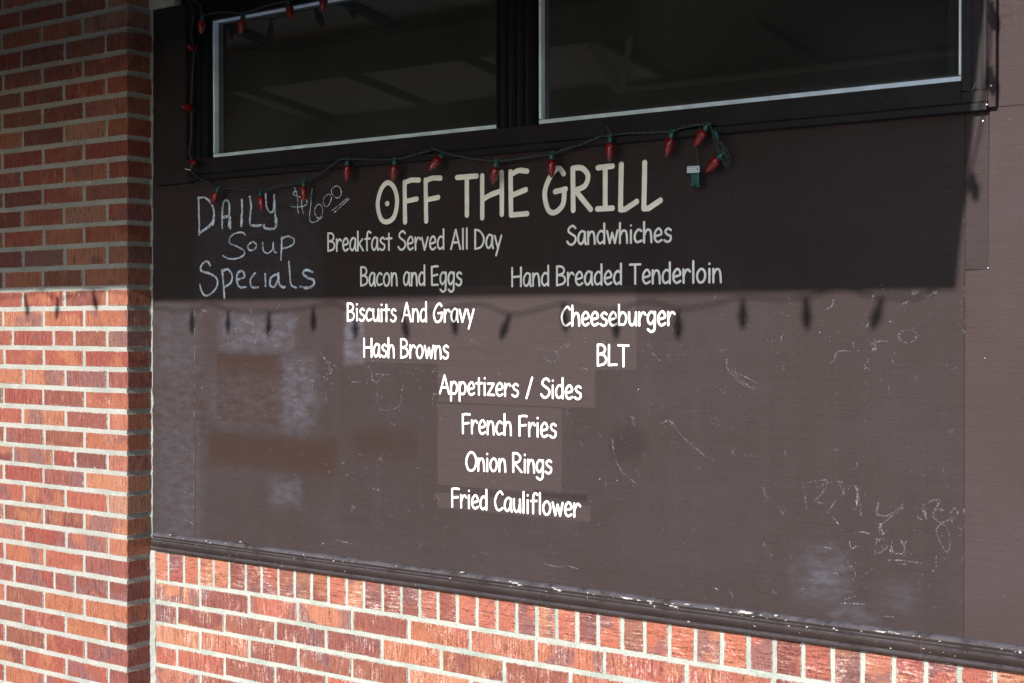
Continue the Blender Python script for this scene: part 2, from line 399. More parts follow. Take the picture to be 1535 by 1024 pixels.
def glass_material():
    n = NM('window_glass'); t = n.t
    t.nodes.remove(n.b)
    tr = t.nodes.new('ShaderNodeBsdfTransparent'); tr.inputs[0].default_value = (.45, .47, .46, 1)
    gl = t.nodes.new('ShaderNodeBsdfGlossy'); gl.inputs['Roughness'].default_value = .018; gl.inputs[0].default_value = (.9, .96, 1, 1)
    fr = t.nodes.new('ShaderNodeFresnel'); fr.inputs[0].default_value = 1.9
    mx = t.nodes.new('ShaderNodeMixShader')
    t.links.new(fr.outputs[0], mx.inputs[0]); t.links.new(tr.outputs[0], mx.inputs[1]); t.links.new(gl.outputs[0], mx.inputs[2])
    # a film of dust
    df = t.nodes.new('ShaderNodeBsdfDiffuse'); df.inputs[0].default_value = (.35, .35, .33, 1)
    m2 = t.nodes.new('ShaderNodeMixShader')
    P = n.g.outputs['Position']
    f = n.math('ADD', n.math('MULTIPLY', n.noise(P, 3, 4), .11), n.math('MULTIPLY', n.step(n.noise(P, 330, 1, .4), .79, .82), .6))
    n.put(m2.inputs[0], f); t.links.new(mx.outputs[0], m2.inputs[1]); t.links.new(df.outputs[0], m2.inputs[2])
    t.links.new(m2.outputs[0], n.out.inputs[0])
    return n.m
m_glass = glass_material()
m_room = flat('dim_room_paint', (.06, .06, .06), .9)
m_pave = (lambda n: n.set(n.mix(n.noise(n.g.outputs['Position'], 6, 6, .7), (.20, .205, .21), (.28, .285, .29)), .9))(NM('concrete_paving'))
m_asph = (lambda n: n.set(n.mix(n.noise(n.g.outputs['Position'], 30, 6, .7), (.04, .04, .042), (.07, .07, .07)), .9))(NM('asphalt'))
m_earth = (lambda n: n.set(n.mix(n.noise(n.g.outputs['Position'], 1.2, 6, .7), (.05, .07, .025), (.10, .095, .05)), .95))(NM('grassy_ground'))
m_blocker = flat('fill_blocker_paint', (.10, .085, .08), .9)  # dark colour of the two added fill-light blockers
m_far = flat('far_building_render', (.07, .055, .05), .9)
m_farw = NM('far_window').set((.02, .025, .03), .1, None, .5)

GZ = -.80        # pavement level
# ------------------------------------------------------------------ ground and street
def sheet(name, x0, x1, y0, y1, z, mat, th=.0):
    if th: o = box(name, (x0, y0, z-th), (x1, y1, z), mat, None, .01)
    else: o = obj(name, mesh(name, [(x0, y0, z), (x1, y0, z), (x1, y1, z), (x0, y1, z)], [(0, 1, 2, 3)]), mat)
    return tag(o, None, None, None, 'structure')
sheet('ground', -150, 150, -150, 150, GZ-.16, m_earth)
sheet('pavement', -60, 60, -3.2, .30, GZ, m_pave, .15)
sheet('road', -60, 60, -8.4, -3.204, GZ-.13, m_asph)
# unseen building added over the lane to darken reflections in board and panes
fb = empty('added_street_building', (-7, -9, GZ-.15)); tag(fb, 'unseen dark building added across the lane to darken reflections in board and panes', 'building')
box('wall', (-16, -15, GZ-.16), (-1.7, -9, 5.0), m_far, fb, .02)
box('roof', (-16.2, -15.2, 5.002), (-1.6, -8.8, 5.25), m_fascia, fb, .02)
for i in range(4):
    for z in (.2, 3.0):
        box('window', (-15+i*3.4, -8.998, z), (-13.6+i*3.4, -8.95, z+1.4), m_farw, fb, .01)

pw = empty('fill_blocker_left', (-1.35, -1, GZ)); tag(pw, 'added dark wall, out of view at the left, that keeps side light off the pier', 'wall')  # unseen wall added to cut left fill and darken the upper pier
box('wall', (-1.46, -1.86, GZ), (-1.255, .18, 2.0), m_blocker, pw, .004)
wg = empty('fill_blocker_right', (6, -2, GZ)); tag(wg, 'added dark block, out of view at the right, that cuts the fill light', 'building')  # unseen block added to cut fill light from the right
box('wall', (5.2, -5.0, GZ), (9, .3, 2.9), m_blocker, wg, .01); box('roof', (5.1, -5.1, 2.902), (9.1, .4, 3.05), m_fascia, wg, .01)
# ------------------------------------------------------------------ bricks
def brick_mesh(L, H, D, k):
    "front face at y=0, centred in x and z, depth D towards +y; worn arrises"
    r = random.Random(k); bm = bmesh.new()
    def ring(y, ins, j, pts=12):
        base = []
        for i in range(4): base.append((-L/2+ins+(L-2*ins)*i/3.0, -H/2+ins))
        base += [(L/2-ins, -H/2+ins+(H-2*ins)*.5)]
        for i in range(4): base.append((L/2-ins-(L-2*ins)*i/3.0, H/2-ins))
        base += [(-L/2+ins, 0)]
        return [bm.verts.new((x+r.uniform(-j, j), y+r.uniform(0, j*.3), z+r.uniform(-j, j))) for x, z in base]
    a = ring(D, 0.0005, 0); b = ring(.0024, 0, .0012); c = ring(0, .0018, .0011)
    n = len(a)
    for p, q in ((a, b), (b, c)):
        for i in range(n): bm.faces.new((p[i], p[(i+1) % n], q[(i+1) % n], q[i]))
    bm.faces.new(c); bm.faces.new(list(reversed(a)))
    bmesh.ops.translate(bm, verts=bm.verts, vec=(0, 0, 0))
    return bm_mesh('brick', bm)
cache = {}
def lay(parent, x0, x1, zc, H, D, Y, mat, key, rot=None, proud=.0015):
    L = x1-x0
    k = (key, round(L/.012), round(H, 3), round(D, 3), mat.name, random.randrange(4))
    if k not in cache:
        m = brick_mesh(L, H, D, hash(k[1:4]) % 997 + k[5]); m.materials.append(mat); cache[k] = (m, L)
    m, L0 = cache[k]
    o = obj('brick', m, None, parent, ((x0+x1)/2, Y+ru(-proud, proud*.6), zc))
    o.scale = (L/L0, 1, 1)
    if rot: o.rotation_euler = rot
    else: o.rotation_euler = (ru(-.006, .006), ru(-.005, .005), ru(-.006, .006))
    return o
R = .0677
# --- low wall beneath the board
lw = empty('brick_wall', (1.3, 0, GZ)); tag(lw, 'low red brick wall with upright top course under the brown board', 'brick wall')
ROWX = [-.0107, .0619, .1332, .199, .2683, .3416, .4091, .4813, .5485, .6171, .6852, .7558, .8212, .8926, .9606, 1.0269, 1.0918, 1.1592, 1.2261, 1.2922, 1.3564, 1.4202, 1.4817, 1.5447, 1.6085, 1.6776, 1.7437, 1.8121, 1.8832, 1.9537, 2.0223, 2.0897, 2.1608, 2.231, 2.3022, 2.374, 2.4438, 2.5175, 2.5919]
while ROWX[-1] < 3.35: ROWX.append(ROWX[-1]+.0695)
XL = -.0735
def dz(x): return float(np.interp(x, [-.08, .2, .5, 1.0, 1.46, 2.2, 3.4], [-.0105, -.005, 0, .0022, -.001, .002, .003]))
xs = [XL-.004]+ROWX
for i in range(len(xs)-1):
    a, b = xs[i], xs[i+1]
    g = ru(.0038, .0052); Lz = .0890
    # the brick stands on end: its own long axis is vertical
    zc = dz(a) + .006 + Lz/2
    o = lay(lw, 0, Lz, 0, b-a-2*g, .10, 0, m_brick_low, 'r')
    o.location = Vector(((a+b)/2, ru(-.001, .001), zc)) - wpos(lw)
    o.rotation_euler = (ru(-.006, .006), math.pi/2+ru(-.012, .012), 0)
def rx_i(i):
    if i > len(ROWX)-1: return ROWX[-1]+(i-len(ROWX)+1)*.0695
    return float(np.interp(i, range(len(ROWX)), ROWX))
C1 = [2, 5.15, 8.15, 11.25, 14.35, 17.6, 20.9, 24.2, 27.6, 30.9, 34.2, 37.5, 40.6, 43.8, 47]
C2 = [.5, 3.65, 6.75, 9.8, 12.9, 16.1, 19.3, 22.6, 25.8, 29, 32.3, 35.6, 38.9, 42.1, 45.3]
for c in range(11):
    idx = C1 if c % 2 == 0 else C2
    xs = [XL-.004] + [rx_i(i)+.004 for i in idx if rx_i(i) < 3.36] + [3.38]
    for a, b in zip(xs, xs[1:]):
        if b-a < .03: continue
        g = ru(.0042, .0056)
        x0, x1 = a+(g if a > XL else .004), b-g
        lay(lw, x0, x1, -c*R - R/2 + dz((a+b)/2), R-2*ru(.0056, .0066), .10, 0, m_brick_low, 's')
box('mortar', (XL-.03, .0022, GZ), (3.39, .13, .0915), m_mortar_low, lw, 0)

# --- projecting pier / wall at the left
PY = -.0955
pier = empty('brick_pier', (-.5, 0, GZ)); tag(pier, 'tall projecting red brick pier at the left, upper half in shade', 'brick pier')
def xc(z): return -.0945 + (z+.28)*.0081
PZ = [1.8155, 1.7469, 1.6762, 1.6096, 1.543, 1.4763, 1.4077, 1.3408, 1.274, 1.2072, 1.1382, 1.0722, 1.0023, .9339, .8684, .8026, .7376, .6726, .6057, .5381, .4721, .4057, .3418, .2768, .2058, .1397, .071, -.0009, -.0727, -.1424, -.2113, -.2821]
PZ = [1.8155+R*k for k in (5, 4, 3, 2, 1)] + PZ
while PZ[-1]-R > GZ: PZ.append(PZ[-1]-.069)
for i in range(len(PZ)-1):
    row = i-5; zt, zb = PZ[i], PZ[i+1]; zc = (zt+zb)/2
    H = (zt-zb) - 2*ru(.0066, .0076); X = xc(zc)
    lean = (zc-.3)*.004
    if row % 2 == 0: js = [-.3055, -.519, -.742, -.960, -1.18]
    elif row in (15, 21, 27, 33, 39): js = [-.187, -.356, -.466, -.690, -.905, -1.12]
    else: js = [-.187, -.4045, -.633, -.85, -1.07]
    js = [X] + [j+lean+ru(-.004, .004) for j in js] + [-1.25]
    for k, (b, a) in enumerate(zip(js, js[1:])):
        g = ru(.0050, .0068)
        x1 = b - (0 if k == 0 else g); x0 = a + g
        if k == 0: D = .092-ru(0, .004) if row % 2 == 0 else .172
        else: D = .09
        lay(pier, x0, x1, zc, H, D, PY, m_brick_corner if k == 0 else m_brick, 'c' if k == 0 else 's')
# mortar body follows the slightly leaning corner
zt, zb = PZ[0]-.002, GZ
vs = []
for z in (zb, zt):
    c = xc(z)-.0050
    vs += [(-1.25, PY+.0022, z), (c, PY+.0022, z), (c, .18, z), (-1.25, .18, z)]
obj('mortar', mesh('mortar', vs, [(0, 1, 5, 4), (1, 2, 6, 5), (2, 3, 7, 6), (3, 0, 4, 7), (4, 5, 6, 7), (3, 2, 1, 0)]), m_mortar, pier)
# mortar fillet between pier and board
bm = bmesh.new(); r = random.Random(3); prev = None
for i in range(140):
    z = GZ + .02*i
    if z > 2.1: break
    cx_ = xc(z)-.007; e = (XL + r.uniform(-.0012, .0015)) if z < .09 else xc(z)+.003+r.uniform(-.002, .002)
    ring = [bm.verts.new(q) for q in ((cx_, -.004+r.uniform(-.003, .002), z), (e, (.001 if z < .09 else .004)+r.uniform(-.003, .001), z), (e, .03, z), (cx_, .03, z))]
    if prev:
        for k in range(4): bm.faces.new((prev[k], prev[(k+1) % 4], ring[(k+1) % 4], ring[k]))
    prev = ring
obj('mortar_fillet', bm_mesh('mortar_fillet', bm), m_mortar, pier)

# ------------------------------------------------------------------ board wall
FY = .005
bw = empty('menu_wall', (1.3, FY, .09)); tag(bw, 'dark brown painted plywood wall lettered with a white grill menu', 'menu board')
def plate(name, pts, mat, parent, y0=FY, th=.018, bev=.0012):
    "polygon in (x,z), extruded back from y0"
    bm = bmesh.new()
    a = [bm.verts.new((x, y0, z)) for x, z in pts]; b = [bm.verts.new((x, y0+th, z)) for x, z in pts]
    n = len(pts); f = bm.faces.new(a); bm.faces.new(list(reversed(b)))
    for i in range(n): bm.faces.new((a[i], a[(i+1) % n], b[(i+1) % n], b[i]))
    if bev: bmesh.ops.bevel(bm, geom=list(f.edges), offset=bev, segments=1, affect='EDGES')
    return obj(name, bm_mesh(name, bm), mat, parent)
def rc(x0, x1, z0, z1): return [(x0, z0), (x1, z0), (x1, z1), (x0, z1)]
plate('panel', rc(XL-.016, .1113, .10, 1.258), m_board, bw)
main_panel = plate('panel', rc(.1118, 2.5250, .10, 1.268), m_board, bw, FY+.0003)
plate('panel', rc(2.5253, 2.5753, .930, 1.2665), m_board, bw, FY-.0012)
plate('panel', [(2.5253, .10), (3.40, .10), (3.40, 1.2690), (2.5757, 1.2690), (2.5757, .9292), (2.5253, .9292)], m_board3, bw, FY-.0006)
plate('panel', rc(2.5944, 3.40, 1.2694, 2.26), m_board3, bw, FY-.0004)
plate('panel', rc(XL-.016, .0960, 1.2600, 1.822), m_upper, bw, FY)
plate('frieze', rc(XL-.004, .045, 1.8235, 2.26), m_sash, bw, -.012, .03)
# backing so that no light comes through the joints
box('backing', (XL-.01, FY+.0185, .08), (3.40, FY+.04, 1.262), m_black, bw, 0)
box('backing', (2.60, FY+.0185, 1.263), (3.40, FY+.04, 2.26), m_black, bw, 0)
box('backing', (XL-.01, FY+.0185, 1.263), (.12, FY+.04, 2.26), m_black, bw, 0)

# --- sill moulding
sill = empty('moulded_sill', (1.3, 0, .1)); tag(sill, 'long brown grooved sill moulding with white paint chips between board and bricks', 'sill')
prof = [(FY+.0002, .1470), (-.004, .1455), (-.011, .1420), (-.0135, .1385), (-.0135, .1350), (-.0105, .1335), (-.0105, .1318), (-.0165, .1300), (-.0165, .1270), (-.0140, .1262), (-.0140, .1245),
        (-.0190, .1230), (-.0200, .1190), (-.0195, .1140), (-.0165, .1070), (-.0145, .1052), (-.0145, .1035), (-.0215, .1018), (-.0225, .0990), (-.0225, .0955), (-.0205, .0928), (.004, .0928)]
extrude('moulding', prof, 'x', XL+.002, 3.40, m_sill, sill)
# bare spots where the paint came off
bm = bmesh.new(); r = random.Random(11)
def flake(px, py, lpx, hpx, Y=-.0165):
    x, z = at(px, py, Y); L = lpx/620.; H = hpx/620.
    n = 15; a = []; b = []
    for k in range(n):
        t = 2*math.pi*k/n; s = r.uniform(.3, 1.3)
        a.append(bm.verts.new((x+L/2*s*math.cos(t), Y-.0006, z+H/2*s*math.sin(t)-(L/2*math.cos(t))*0)))
        b.append(bm.verts.new((x+L/2*s*1.1*math.cos(t), Y+.004, z+H/2*s*1.1*math.sin(t))))
    bm.faces.new(a)
    for k in range(n): bm.faces.new((a[k], a[(k+1) % n], b[(k+1) % n], b[k]))
for k in range(70):
    px_ = r.uniform(240, 1525); flake(px_, 803+(px_-240)*.1345+r.choice((-1, 0, 1, 6, 12, 17))+r.uniform(-1, 1), r.uniform(.8, 3.2)*(1+(px_ > 700)*.5), r.uniform(.6, 1.4))
for f in ((771, 874, 14, 3), (779, 877, 10, 2), (765, 872, 8, 1.6), (832, 883, 9, 3), (838, 885, 10, 2.6), (829, 881, 6, 1.5), (881, 889, 2.6, 2.6), (941, 897, 24, 2.4), (957, 900, 10, 1.8), (973, 901, 12, 2), (976, 904, 4, 3), (981, 909, 3, 3), (985, 916, 5, 4), (990, 919, 7, 2.4),
          (1006, 908, 10, 2), (1013, 910, 9, 1.8), (1030, 906, 8, 1.8), (1075, 912, 9, 1.6), (1116, 918, 22, 3.6), (1163, 923, 5, 2.5), (1210, 940, 3, 2.4), (1320, 947, 14, 2.4), (1337, 948, 12, 2), (1345, 950, 7, 1.6), (1367, 967, 7, 3.2), (1428, 977, 3, 2.6), (1529, 978, 4, 3.4),
          (1335, 971, 3, 2.4), (692, 858, 8, 2), (455, 832, 4, 1.4), (441, 837, 3, 1.6), (675, 867, 3, 1.6), (1335, 948, 8, 2.6), (1250, 942, 3, 2), (1199, 957, 3, 2), (1045, 935, 5, 1.8), (1032, 932, 5, 1.8), (500, 841, 4, 1.4), (360, 812, 5, 1.4), (309, 811, 7, 1.6), (315, 814, 5, 1.5), (255, 802, 5, 1.4)):
    flake(*f)
tag(obj('bare_paint_spots', bm_mesh('bare_paint_spots', bm), m_chip, sill), kind='stuff')

SILL_NAILS = [(x, z) for x in (.05, .52, 1.06, 1.61, 2.13, 2.62, 3.1) for z in (.1175,)]
# ------------------------------------------------------------------ window surround and windows
sur = empty('window_surround', (1.3, 0, 1.26)); tag(sur, 'dark fluted timber surround around the two upper windows', 'window trim')
CY = -.015
def fluted(x0, x1, z0, z1, ridges, name='casing', mat=None, k=1.0):
    pts = [(x0, .04), (x0, CY+.004), (x0+.003, CY)]
    w_ = (x1-x0-.012)/ridges
    for i in range(ridges):
        a = x0+.006+i*w_
        pts += [(a+w_*.12, CY), (a+w_*.25, CY+.007*k), (a+w_*.55, CY+.009*k), (a+w_*.80, CY+.006*k), (a+w_*.92, CY)]
    pts += [(x1-.003, CY), (x1, CY+.004), (x1, .04)]
    return extrude(name, pts, 'z', z0, z1, mat or m_black, sur)
ZT = 1.752
fluted(.0965, .1985, 1.3305, ZT, 3)
fluted(1.301, 1.4195, 1.3305, ZT, 4)
fluted(2.5215, 2.5765, 1.3065, ZT+.1, 2, 'casing', m_casing_r, .3)
plate('edge_strip', rc(2.5778, 2.5938, 1.268, 2.26), m_board2, sur, -.013, .03)
box('bottom_rail', (.098, -.0115, 1.2815), (2.521, .03, 1.3295), m_trim, sur, .0015)
box('bottom_rail', (2.5212, -.0117, 1.2815), (2.5768, .03, 1.3060), m_casing_r, sur, .0015)
extrude('bead', [(.03, 1.2622), (-.0165, 1.2622), (-.0185, 1.2640), (-.0185, 1.2770), (-.0165, 1.2792), (-.0130, 1.2812), (.03, 1.2812)], 'x', .104, 2.5768, m_trim, sur)
box('head', (.0965, -.0150, 1.7535), (2.5205, .03, 1.800), m_black, sur, .002)
box('head', (.0965, -.0230, 1.8005), (2.5205, .03, 2.26), m_black, sur, .002)
def window(x0, x1, lab):
    wn = empty('window', ((x0+x1)/2, .02, 1.33)); tag(wn, lab, 'window', 'windows over the menu board')
    z0, z1 = 1.3325, 1.7555; f = .0078; ya, yb = .008, .026
    bm = bmesh.new()
    for a, b in (((x0, ya, z0), (x1, yb, z0+.0105)), ((x0, ya, z1-.0065), (x1, yb, z1)), ((x0, ya, z0+.0127), (x0+f, yb, z1-.0077)), ((x1-f, ya, z0+.0127), (x1, yb, z1-.0077))):
        add_box(bm, a, b, .0012)
    obj('frame', bm_mesh('frame', bm), m_frame, wn)
    bm = bmesh.new(); s = .030
    for a, b in (((x0+f, .030, z0), (x1-f, .050, z0+.018)), ((x0+f, .030, z1-.035), (x1-f, .050, z1)), ((x0+f, .030, z0+.0182), (x0+f+s, .050, z1-.0352)), ((x1-f-s, .030, z0+.0182), (x1-f, .050, z1-.0352))):
        add_box(bm, a, b, .003)
    obj('sash', bm_mesh('sash', bm), m_sash, wn)
    bm = bmesh.new(); add_box(bm, (x0+f*.5, .0265, z0+.005), (x1-f*.5, .0295, z1-.003), 0)
    obj('pane', bm_mesh('pane', bm), m_glass, wn)
window(at(319, 130, .008)[0], 1.312, 'left window with thin pale frame, hung over the chalked corner of the board')
window(at(807.5, 100, .008)[0], at(1442.3, 100, .008)[0], 'right wider window with thin pale frame, above the word GRILL')
# dim room behind, walls with thickness
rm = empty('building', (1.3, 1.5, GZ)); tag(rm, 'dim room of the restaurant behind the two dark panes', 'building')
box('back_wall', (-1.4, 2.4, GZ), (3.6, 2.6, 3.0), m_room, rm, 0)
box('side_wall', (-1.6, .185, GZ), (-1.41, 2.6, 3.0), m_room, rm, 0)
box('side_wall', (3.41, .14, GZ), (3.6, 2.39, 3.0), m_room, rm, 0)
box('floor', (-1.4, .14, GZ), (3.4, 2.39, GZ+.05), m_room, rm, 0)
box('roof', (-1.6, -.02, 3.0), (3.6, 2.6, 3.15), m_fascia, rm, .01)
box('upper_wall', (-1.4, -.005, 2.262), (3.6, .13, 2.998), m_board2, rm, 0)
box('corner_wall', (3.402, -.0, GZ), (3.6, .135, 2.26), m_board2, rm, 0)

# ------------------------------------------------------------------ lettering (single-stroke alphabet, round brush)
G = {
 'A': (.56, [[(0, 0), (.27, .73)], [(.27, .73), (.52, 0)], [(.10, .25), (.44, .25)]]),
 'B': (.50, [[(.02, 0), (.02, .72)], ['c', (.02, .72), (.25, .71), (.38, .60), (.33, .46), (.08, .39)], ['c', (.08, .39), (.33, .36), (.44, .21), (.33, .06), (.02, 0)]]),
 'C': (.50, [['c', (.45, .62), (.34, .72), (.17, .62), (.04, .36), (.10, .10), (.25, 0), (.46, .10)]]),
 'D': (.56, [[(.02, 0), (.02, .72)], ['c', (.02, .72), (.26, .67), (.47, .47), (.48, .25), (.32, .06), (.02, 0)]]),
 'E': (.46, [[(.02, .71), (.03, .02)], ['c', (.02, .68), (.2, .72), (.40, .72)], [(.03, .36), (.37, .41)], [(.03, .02), (.40, .03)]]),
 'F': (.46, [[(.04, 0), (.03, .70)], ['c', (.03, .68), (.2, .72), (.42, .71)], [(.04, .36), (.36, .39)]]),
 'G': (.58, [['c', (.48, .62), (.36, .72), (.17, .60), (.03, .34), (.10, .07), (.26, .0), (.46, .12), (.50, .36)], [(.28, .34), (.53, .37)]]),
 'H': (.58, [[(.03, 0), (.03, .72)], [(.50, 0), (.50, .72)], [(.03, .36), (.50, .38)]]),
 'I': (.44, [[(.04, .71), (.40, .72)], [(.22, .71), (.22, .02)], [(.03, .02), (.40, .02)]]),
 'L': (.46, [[(.04, .72), (.03, .03)], [(.03, .03), (.42, .05)]]),
 'O': (.64, [['o', (.31, .72), (.12, .60), (.02, .33), (.12, .06), (.31, 0), (.51, .10), (.59, .38), (.50, .62)]]),
 'R': (.54, [[(.03, 0), (.02, .71)], ['c', (.02, .71), (.25, .70), (.41, .57), (.33, .40), (.05, .33)], [(.10, .32), (.48, 0)]]),
 'S': (.50, [['c', (.43, .64), (.30, .73), (.13, .66), (.08, .52), (.24, .41), (.41, .31), (.43, .14), (.28, .01), (.12, .02), (.02, .12)]]),
 'T': (.54, [[(0, .71), (.50, .71)], [(.25, .71), (.25, 0)]]),
 'a': (.44, [['c', (.37, .45), (.20, .51), (.05, .36), (.03, .14), (.15, .01), (.30, .14), (.36, .42)], [(.36, .47), (.36, .12), (.40, 0)]]),
 'b': (.44, [[(.03, .76), (.03, .01)], ['c', (.03, .30), (.17, .48), (.34, .40), (.37, .20), (.26, .03), (.04, .04)]]),
 'c': (.40, [['c', (.35, .43), (.21, .49), (.07, .36), (.03, .17), (.14, .02), (.36, .07)]]),
 'd': (.44, [['c', (.35, .42), (.19, .49), (.05, .35), (.03, .14), (.15, .01), (.34, .10)], [(.36, .76), (.36, 0)]]),
 'e': (.42, [['c', (.04, .22), (.34, .29), (.31, .45), (.19, .50), (.05, .34), (.05, .12), (.18, .0), (.36, .07)]]),
 'f': (.38, [['c', (.37, .70), (.24, .75), (.15, .60), (.14, 0)], [(.02, .45), (.32, .47)]]),
 'g': (.44, [['c', (.35, .42), (.19, .49), (.05, .35), (.05, .14), (.18, .04), (.34, .20)], ['c', (.37, .48), (.36, .0), (.33, -.18), (.18, -.24), (.04, -.16)]]),
 'h': (.44, [[(.03, .76), (.03, 0)], ['c', (.03, .25), (.16, .46), (.31, .44), (.36, .25), (.37, 0)]]),
 'i': (.17, [[(.07, .48), (.07, 0)], [(.07, .66), (.075, .67)]]),
 'k': (.42, [[(.03, .76), (.03, 0)], [(.32, .46), (.05, .22)], [(.12, .28), (.36, 0)]]),
 'l': (.17, [[(.07, .77), (.07, 0)]]),
 'n': (.42, [[(.03, .48), (.03, 0)], ['c', (.03, .25), (.14, .45), (.28, .45), (.34, .28), (.36, 0)]]),
 'o': (.46, [['o', (.21, .49), (.06, .37), (.03, .17), (.14, .01), (.30, .04), (.39, .22), (.35, .41)]]),
 'p': (.44, [[(.03, .48), (.03, -.26)], ['c', (.03, .30), (.17, .49), (.34, .40), (.36, .18), (.24, .02), (.05, .05)]]),
 'r': (.36, [[(.03, .48), (.04, 0)], ['c', (.04, .24), (.14, .43), (.25, .47), (.33, .40)]]),
 's': (.38, [['c', (.32, .43), (.20, .49), (.07, .40), (.14, .28), (.31, .20), (.29, .05), (.15, 0), (.02, .06)]]),
 't': (.36, [[(.16, .66), (.16, .01)], [(.01, .46), (.33, .47)]]),
 'u': (.43, [['c', (.03, .48), (.04, .15), (.14, .01), (.28, .08), (.34, .30)], [(.35, .48), (.37, 0)]]),
 'v': (.40, [[(.01, .47), (.17, 0)], [(.17, 0), (.36, .48)]]),
 'w': (.56, [[(.01, .47), (.14, .01)], [(.14, .01), (.26, .40)], [(.26, .40), (.39, .01)], [(.39, .01), (.52, .48)]]),
 'y': (.42, [[(.01, .47), (.18, .02)], [(.37, .48), (.08, -.25)]]),
 'z': (.42, [[(.03, .46), (.36, .46)], [(.36, .46), (.02, .02)], [(.02, .02), (.38, .02)]]),
 '/': (.44, [[(.34, .76), (.04, -.04)]]), ' ': (.26, [])}
def dome_stroke(bm, pts, r, h, y, jit=.0, lift=0):
    "raised flat brush stroke on the plane y: smooth dome section, round ends"
    P = [Vector((p[0], p[1])) for p in pts]
    if len(P) < 2: return
    Q = [P[0]]
    for a, b in zip(P, P[1:]):
        n = max(1, int((b-a).length/(r*1.6)))
        for k in range(1, n+1): Q.append(a+(b-a)*k/n)
    P = Q; n = len(P)
    prof = [(-1, -.2), (-.93, .55), (-.6, .95), (0, 1.0), (.6, .95), (.93, .55), (1, -.2)]
    T0 = (P[1]-P[0]).normalized(); T1 = (P[-1]-P[-2]).normalized()
    seq = [(P[0]-T0*r*.92, T0, .35), (P[0]-T0*r*.55, T0, .84)] + [(P[i], (P[min(i+1, n-1)]-P[max(i-1, 0)]).normalized(), 1) for i in range(n)] + [(P[-1]+T1*r*.55, T1, .84), (P[-1]+T1*r*.92, T1, .35)]
    rings = []
    for p, T, s in seq:
        N = Vector((-T.y, T.x)); rr = r*s*(1+random.uniform(-jit, jit)); q = p
        rings.append([bm.verts.new((q.x+N.x*rr*u, y-h*v*(1 if s > .5 else .6)-lift, q.y+N.y*rr*u)) for u, v in prof])
    for a, b in zip(rings, rings[1:]):
        for k in range(len(prof)-1): bm.faces.new((a[k], a[k+1], b[k+1], b[k]))
    bm.faces.new(rings[0]); bm.faces.new(rings[-1])
def glyph_paths(ch):
    out = []
    for st in G[ch][1]:
        if st[0] == 'c': out.append(catmull([Vector(p) for p in st[1:]], 5))
        elif st[0] == 'o':
            q = catmull([Vector(p) for p in st[1:]], 5, True); out.append(q+[q[0], q[1]])
        else: out.append([Vector(p) for p in st])
    return out
LY = FY+.0002
def text_line(txt, xl, xr, yl, yr, cap, r, mat, label):
    X0, Z0 = at(xl, yl, FY); X1, Z1 = at(xr, yr, FY)
    capm = (at(xl, yl-cap, FY)[1] - Z0 + at(xr, yr-cap, FY)[1] - Z1)/2
    sz = (capm-2*r)/.72
    adv = []; x = 0
    for ch in txt: adv.append(x); x += G[ch][0] + .045
    last = G[txt[-1]][0]-.05
    tot = adv[-1] + last; sx = (X1-X0-2*r)/tot
    bm = bmesh.new()
    for ch, a in zip(txt, adv):
        jz = ru(-.0006, .0006)
        for path in glyph_paths(ch):
            pts = []
            for p in path:
                x = X0 + r + (a+p.x)*sx; t = (x-X0)/(X1-X0)
                pts.append((x, Z0+(Z1-Z0)*t + r + p.y*sz + jz))
            dome_stroke(bm, pts, r*ru(.95, 1.05), .0006, LY, .05, random.random()*.0002)
    return tag(obj('lettering', bm_mesh('lettering', bm, True), mat, main_panel), label)
LINES = [
 ('Breakfast Served All Day', 490.2, 753, 378, 374, 31), ('Sandwhiches', 848.3, 1007.5, 369, 363.8, 32), ('Bacon and Eggs', 539.5, 693, 430, 429.3, 31.5),
 ('Hand Breaded Tenderloin', 765.5, 1082.5, 431.2, 425, 32.5), ('Biscuits And Gravy', 519.5, 711.5, 482.6, 484.8, 30.5), ('Cheeseburger', 839.5, 1012.3, 490, 489.6, 32.5),
 ('Hash Browns', 544, 673.2, 536.4, 539.6, 31), ('BLT', 894, 943.4, 550, 551.6, 35), ('Appetizers / Sides', 658.2, 872.3, 591.6, 600.2, 31),
 ('French Fries', 691.5, 834.8, 650.8, 657.8, 33), ('Onion Rings', 697, 828, 706.8, 711.5, 31.5), ('Fried Cauliflower', 675.6, 870.5, 761, 777.5, 32)]
for t in LINES: text_line(*t, .0030, m_let, 'small white letters reading ' + t[0])
def big(ch, x0, x1, yt, yb):
    r = .0072
    ym = (yt+yb)/2
    X0, _ = at(x0, ym, FY); X1, _ = at(x1, ym, FY); Zt = at((x0+x1)/2, yt, FY)[1]; Zb = at((x0+x1)/2, yb, FY)[1]
    ps = glyph_paths(ch); ax = [p.x for q in ps for p in q]; ay = [p.y for q in ps for p in q]
    a0, a1, b0, b1 = min(ax), max(ax), min(ay), max(ay)
    bm = bmesh.new()
    for q in ps:
        dome_stroke(bm, [(X0+r+(p.x-a0)/(a1-a0)*(X1-X0-2*r), Zb+r+(p.y-b0)/(b1-b0)*(Zt-Zb-2*r)) for p in q], r, .0011, LY, .03, random.random()*.0003)
    return tag(obj('letter', bm_mesh('letter', bm, True), m_title, main_panel), 'large cream letter ' + ch)
G['E'] = (.46, [[(.02, .71), (.03, .02)], ['c', (.02, .66), (.2, .72), (.40, .70)], [(.03, .33), (.37, .41)], [(.03, .02), (.40, .03)]])
G['L'] = (.46, [[(.05, .72), (.03, .03)], [(.03, .03), (.14, .03)], [(.14, .03), (.42, .14)]])
G['H'] = (.58, [[(.03, 0), (.03, .70)], [(.50, .04), (.50, .73)], ['c', (.03, .30), (.22, .37), (.50, .43)]])
